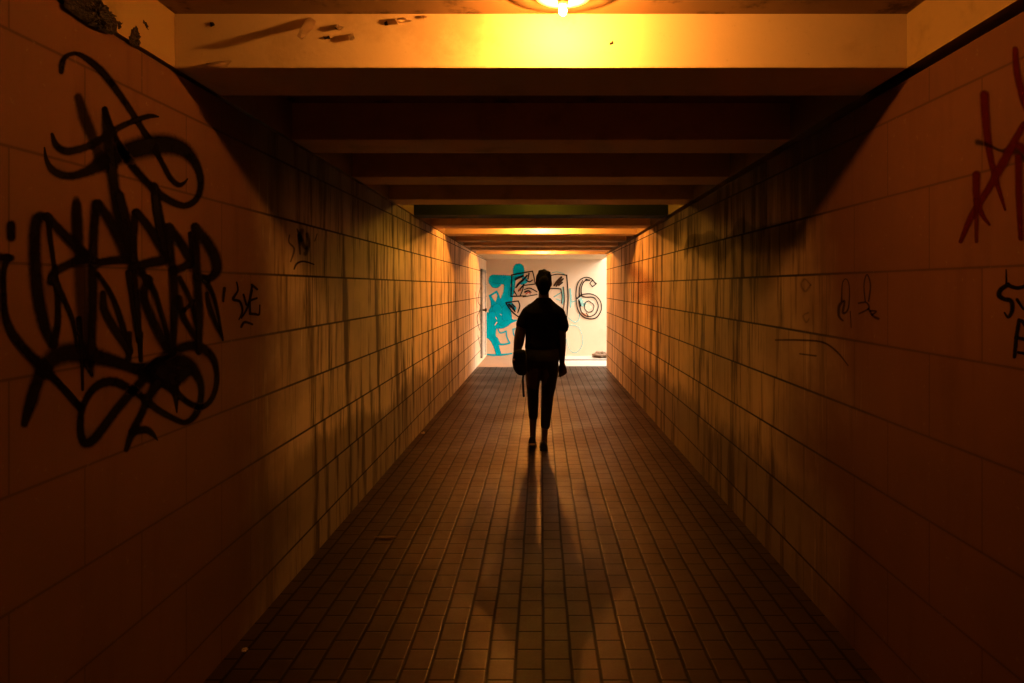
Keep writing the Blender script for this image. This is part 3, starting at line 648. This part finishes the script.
    limb(bm, [(-.072, -.012, .82, .088), (-.080, -.004, .72, .072), (-.079, .012, .60, .062), (-.076, .016, .50, .056), (-.076, .0, .40, .052), (-.075, -.018, .345, .047), (-.075, -.020, .315, .046)], 18)
    limb(bm, [(.086, -.012, .82, .088), (.086, -.006, .72, .078), (.074, .0, .60, .070), (.062, .0, .51, .061), (.055, -.02, .40, .055), (.045, -.045, .29, .049), (.042, -.052, .232, .046)], 18)
    fuse('trousers', bm, M_trous, t, .007, 4)
    # shoes
    def shoe(x, yy, heel, rise):
        bm = bmesh.new()
        for pts, nm in (([(-.046, .0, .034, .030, .052), (-.02, .0, .038, .036, .060), (.05, .0, .037, .037, .046), (.12, .0, .034, .041, .033), (.18, .0, .029, .036, .028), (.212, .0, .024, .018, .018)], 'u'),):
            loft(bm, [((x, yy + a, c + rise * max(0, (.16 - a) / .2)), w_, h_, UX, UZ) for a, _, c, w_, h_ in pts], 20)
        o = fuse('shoe', bm, M_shoe, t, .006, 3)
        bm = bmesh.new()
        outline = [(-.048, .018), (-.040, .032), (0, .038), (.06, .036), (.12, .043), (.17, .040), (.205, .024), (.216, .008)]
        ring = [(-w_, a) for a, w_ in outline] + [(w_, a) for a, w_ in reversed(outline)]
        lo, hi = [], []
        for dx, a in ring:
            r = rise * max(0, (.16 - a) / .2)
            lo.append(bm.verts.new((x + dx, yy + a, r + .002))); hi.append(bm.verts.new((x + dx, yy + a, r + .020)))
        n = len(ring); bm.faces.new(lo[::-1]); bm.faces.new(hi)
        for k in range(n): bm.faces.new((lo[k], lo[(k + 1) % n], hi[(k + 1) % n], hi[k]))
        so = obj('sole', bm, M_sole if heel else M_shoe, o)
        if heel: so['label'] = 'pale rubber sole'
    shoe(-.084, -.03, True, .045)
    shoe(.026, -.075, False, .0)
    return t
person()

def shoulder_bag():
    t = empty('handbag', (-.205, PY, .72), 'small dark handbag with a dangling strap, held at the left hip of the walking person', 'bag')
    ox, oz = .205, -.72
    bm = bmesh.new()
    column(bm, [(-.180 + ox, -.130, .722 + oz, .030, .030), (-.188 + ox, -.130, .745 + oz, .052, .036), (-.198 + ox, -.130, .79 + oz, .066, .038), (-.204 + ox, -.130, .85 + oz, .070, .038), (-.202 + ox, -.130, .91 + oz, .066, .036), (-.196 + ox, -.130, .955 + oz, .050, .030), (-.192 + ox, -.130, .965 + oz, .03, .02)], 22)
    fuse('bag_body', bm, M_bag, t, .007, 4)
    bm = bmesh.new(); box(bm, (-.262 + ox, -.183, .82 + oz), (-.142 + ox, -.172, .945 + oz), .005); obj('flap', bm, M_bag, t)
    bm = bmesh.new(); box(bm, (-.262 + ox, -.192, .862 + oz), (-.244 + ox, -.180, .885 + oz), .003); obj('buckle', bm, M_buckle, t)
    bm = bmesh.new(); limb(bm, [(-.165 + ox, -.130, .745 + oz, .009), (-.172 + ox, -.132, .68 + oz, .010), (-.168 + ox, -.132, .60 + oz, .010), (-.163 + ox, -.132, .525 + oz, .010)], 10, .4); obj('strap', bm, M_bag, t, True)
shoulder_bag()

# ------------------------------------------------------------------ litter
def crumple(name, loc, size, m, label, cat, seed, group=None):
    bm = bmesh.new(); bmesh.ops.create_icosphere(bm, subdivisions=3, radius=1)
    for v in bm.verts:
        q = v.co * 1.9 + Vector((seed, seed * 2, 0)); f = 1 + .55 * noise.noise(q) + .25 * noise.noise(q * 2.7)
        v.co = Vector((v.co.x * size[0] * f, v.co.y * size[1] * f, v.co.z * size[2] * f))
    zmin = min(v.co.z for v in bm.verts)
    for v in bm.verts: v.co.z -= zmin
    o = obj(name, bm, m); o.location = loc; return tag(o, label, cat, group)
M_paper = simple('pale_litter', (.62, .50, .40), .8)
M_tan2 = simple('greyed_paper', (.22, .15, .10), .85)
M_tan = simple('tan_litter', (.16, .10, .06), .85)
crumple('litter_bag', (1.40, 16.2, 0.0), (.20, .15, .065), M_tan, 'crumpled tan paper bag lying by the foot of the end wall on the right', 'litter', 2.0)
crumple('paper_scrap', (-.95, 4.28, 0), (.065, .014, .005), M_tan2, 'pale torn paper scrap lying on the floor in front of the walker on the left', 'litter', 5.0)
crumple('paper_scrap', (-1.24, 2.93, 0), (.012, .012, .006), M_paper, 'tiny pale crumb at the foot of the left wall near the bottom of the photo', 'litter', 7.0)
crumple('paper_scrap', (-1.255, 7.45, 0), (.02, .02, .01), M_paper, 'pale speck of paper against the foot of the left wall level with the walker', 'litter', 9.0)
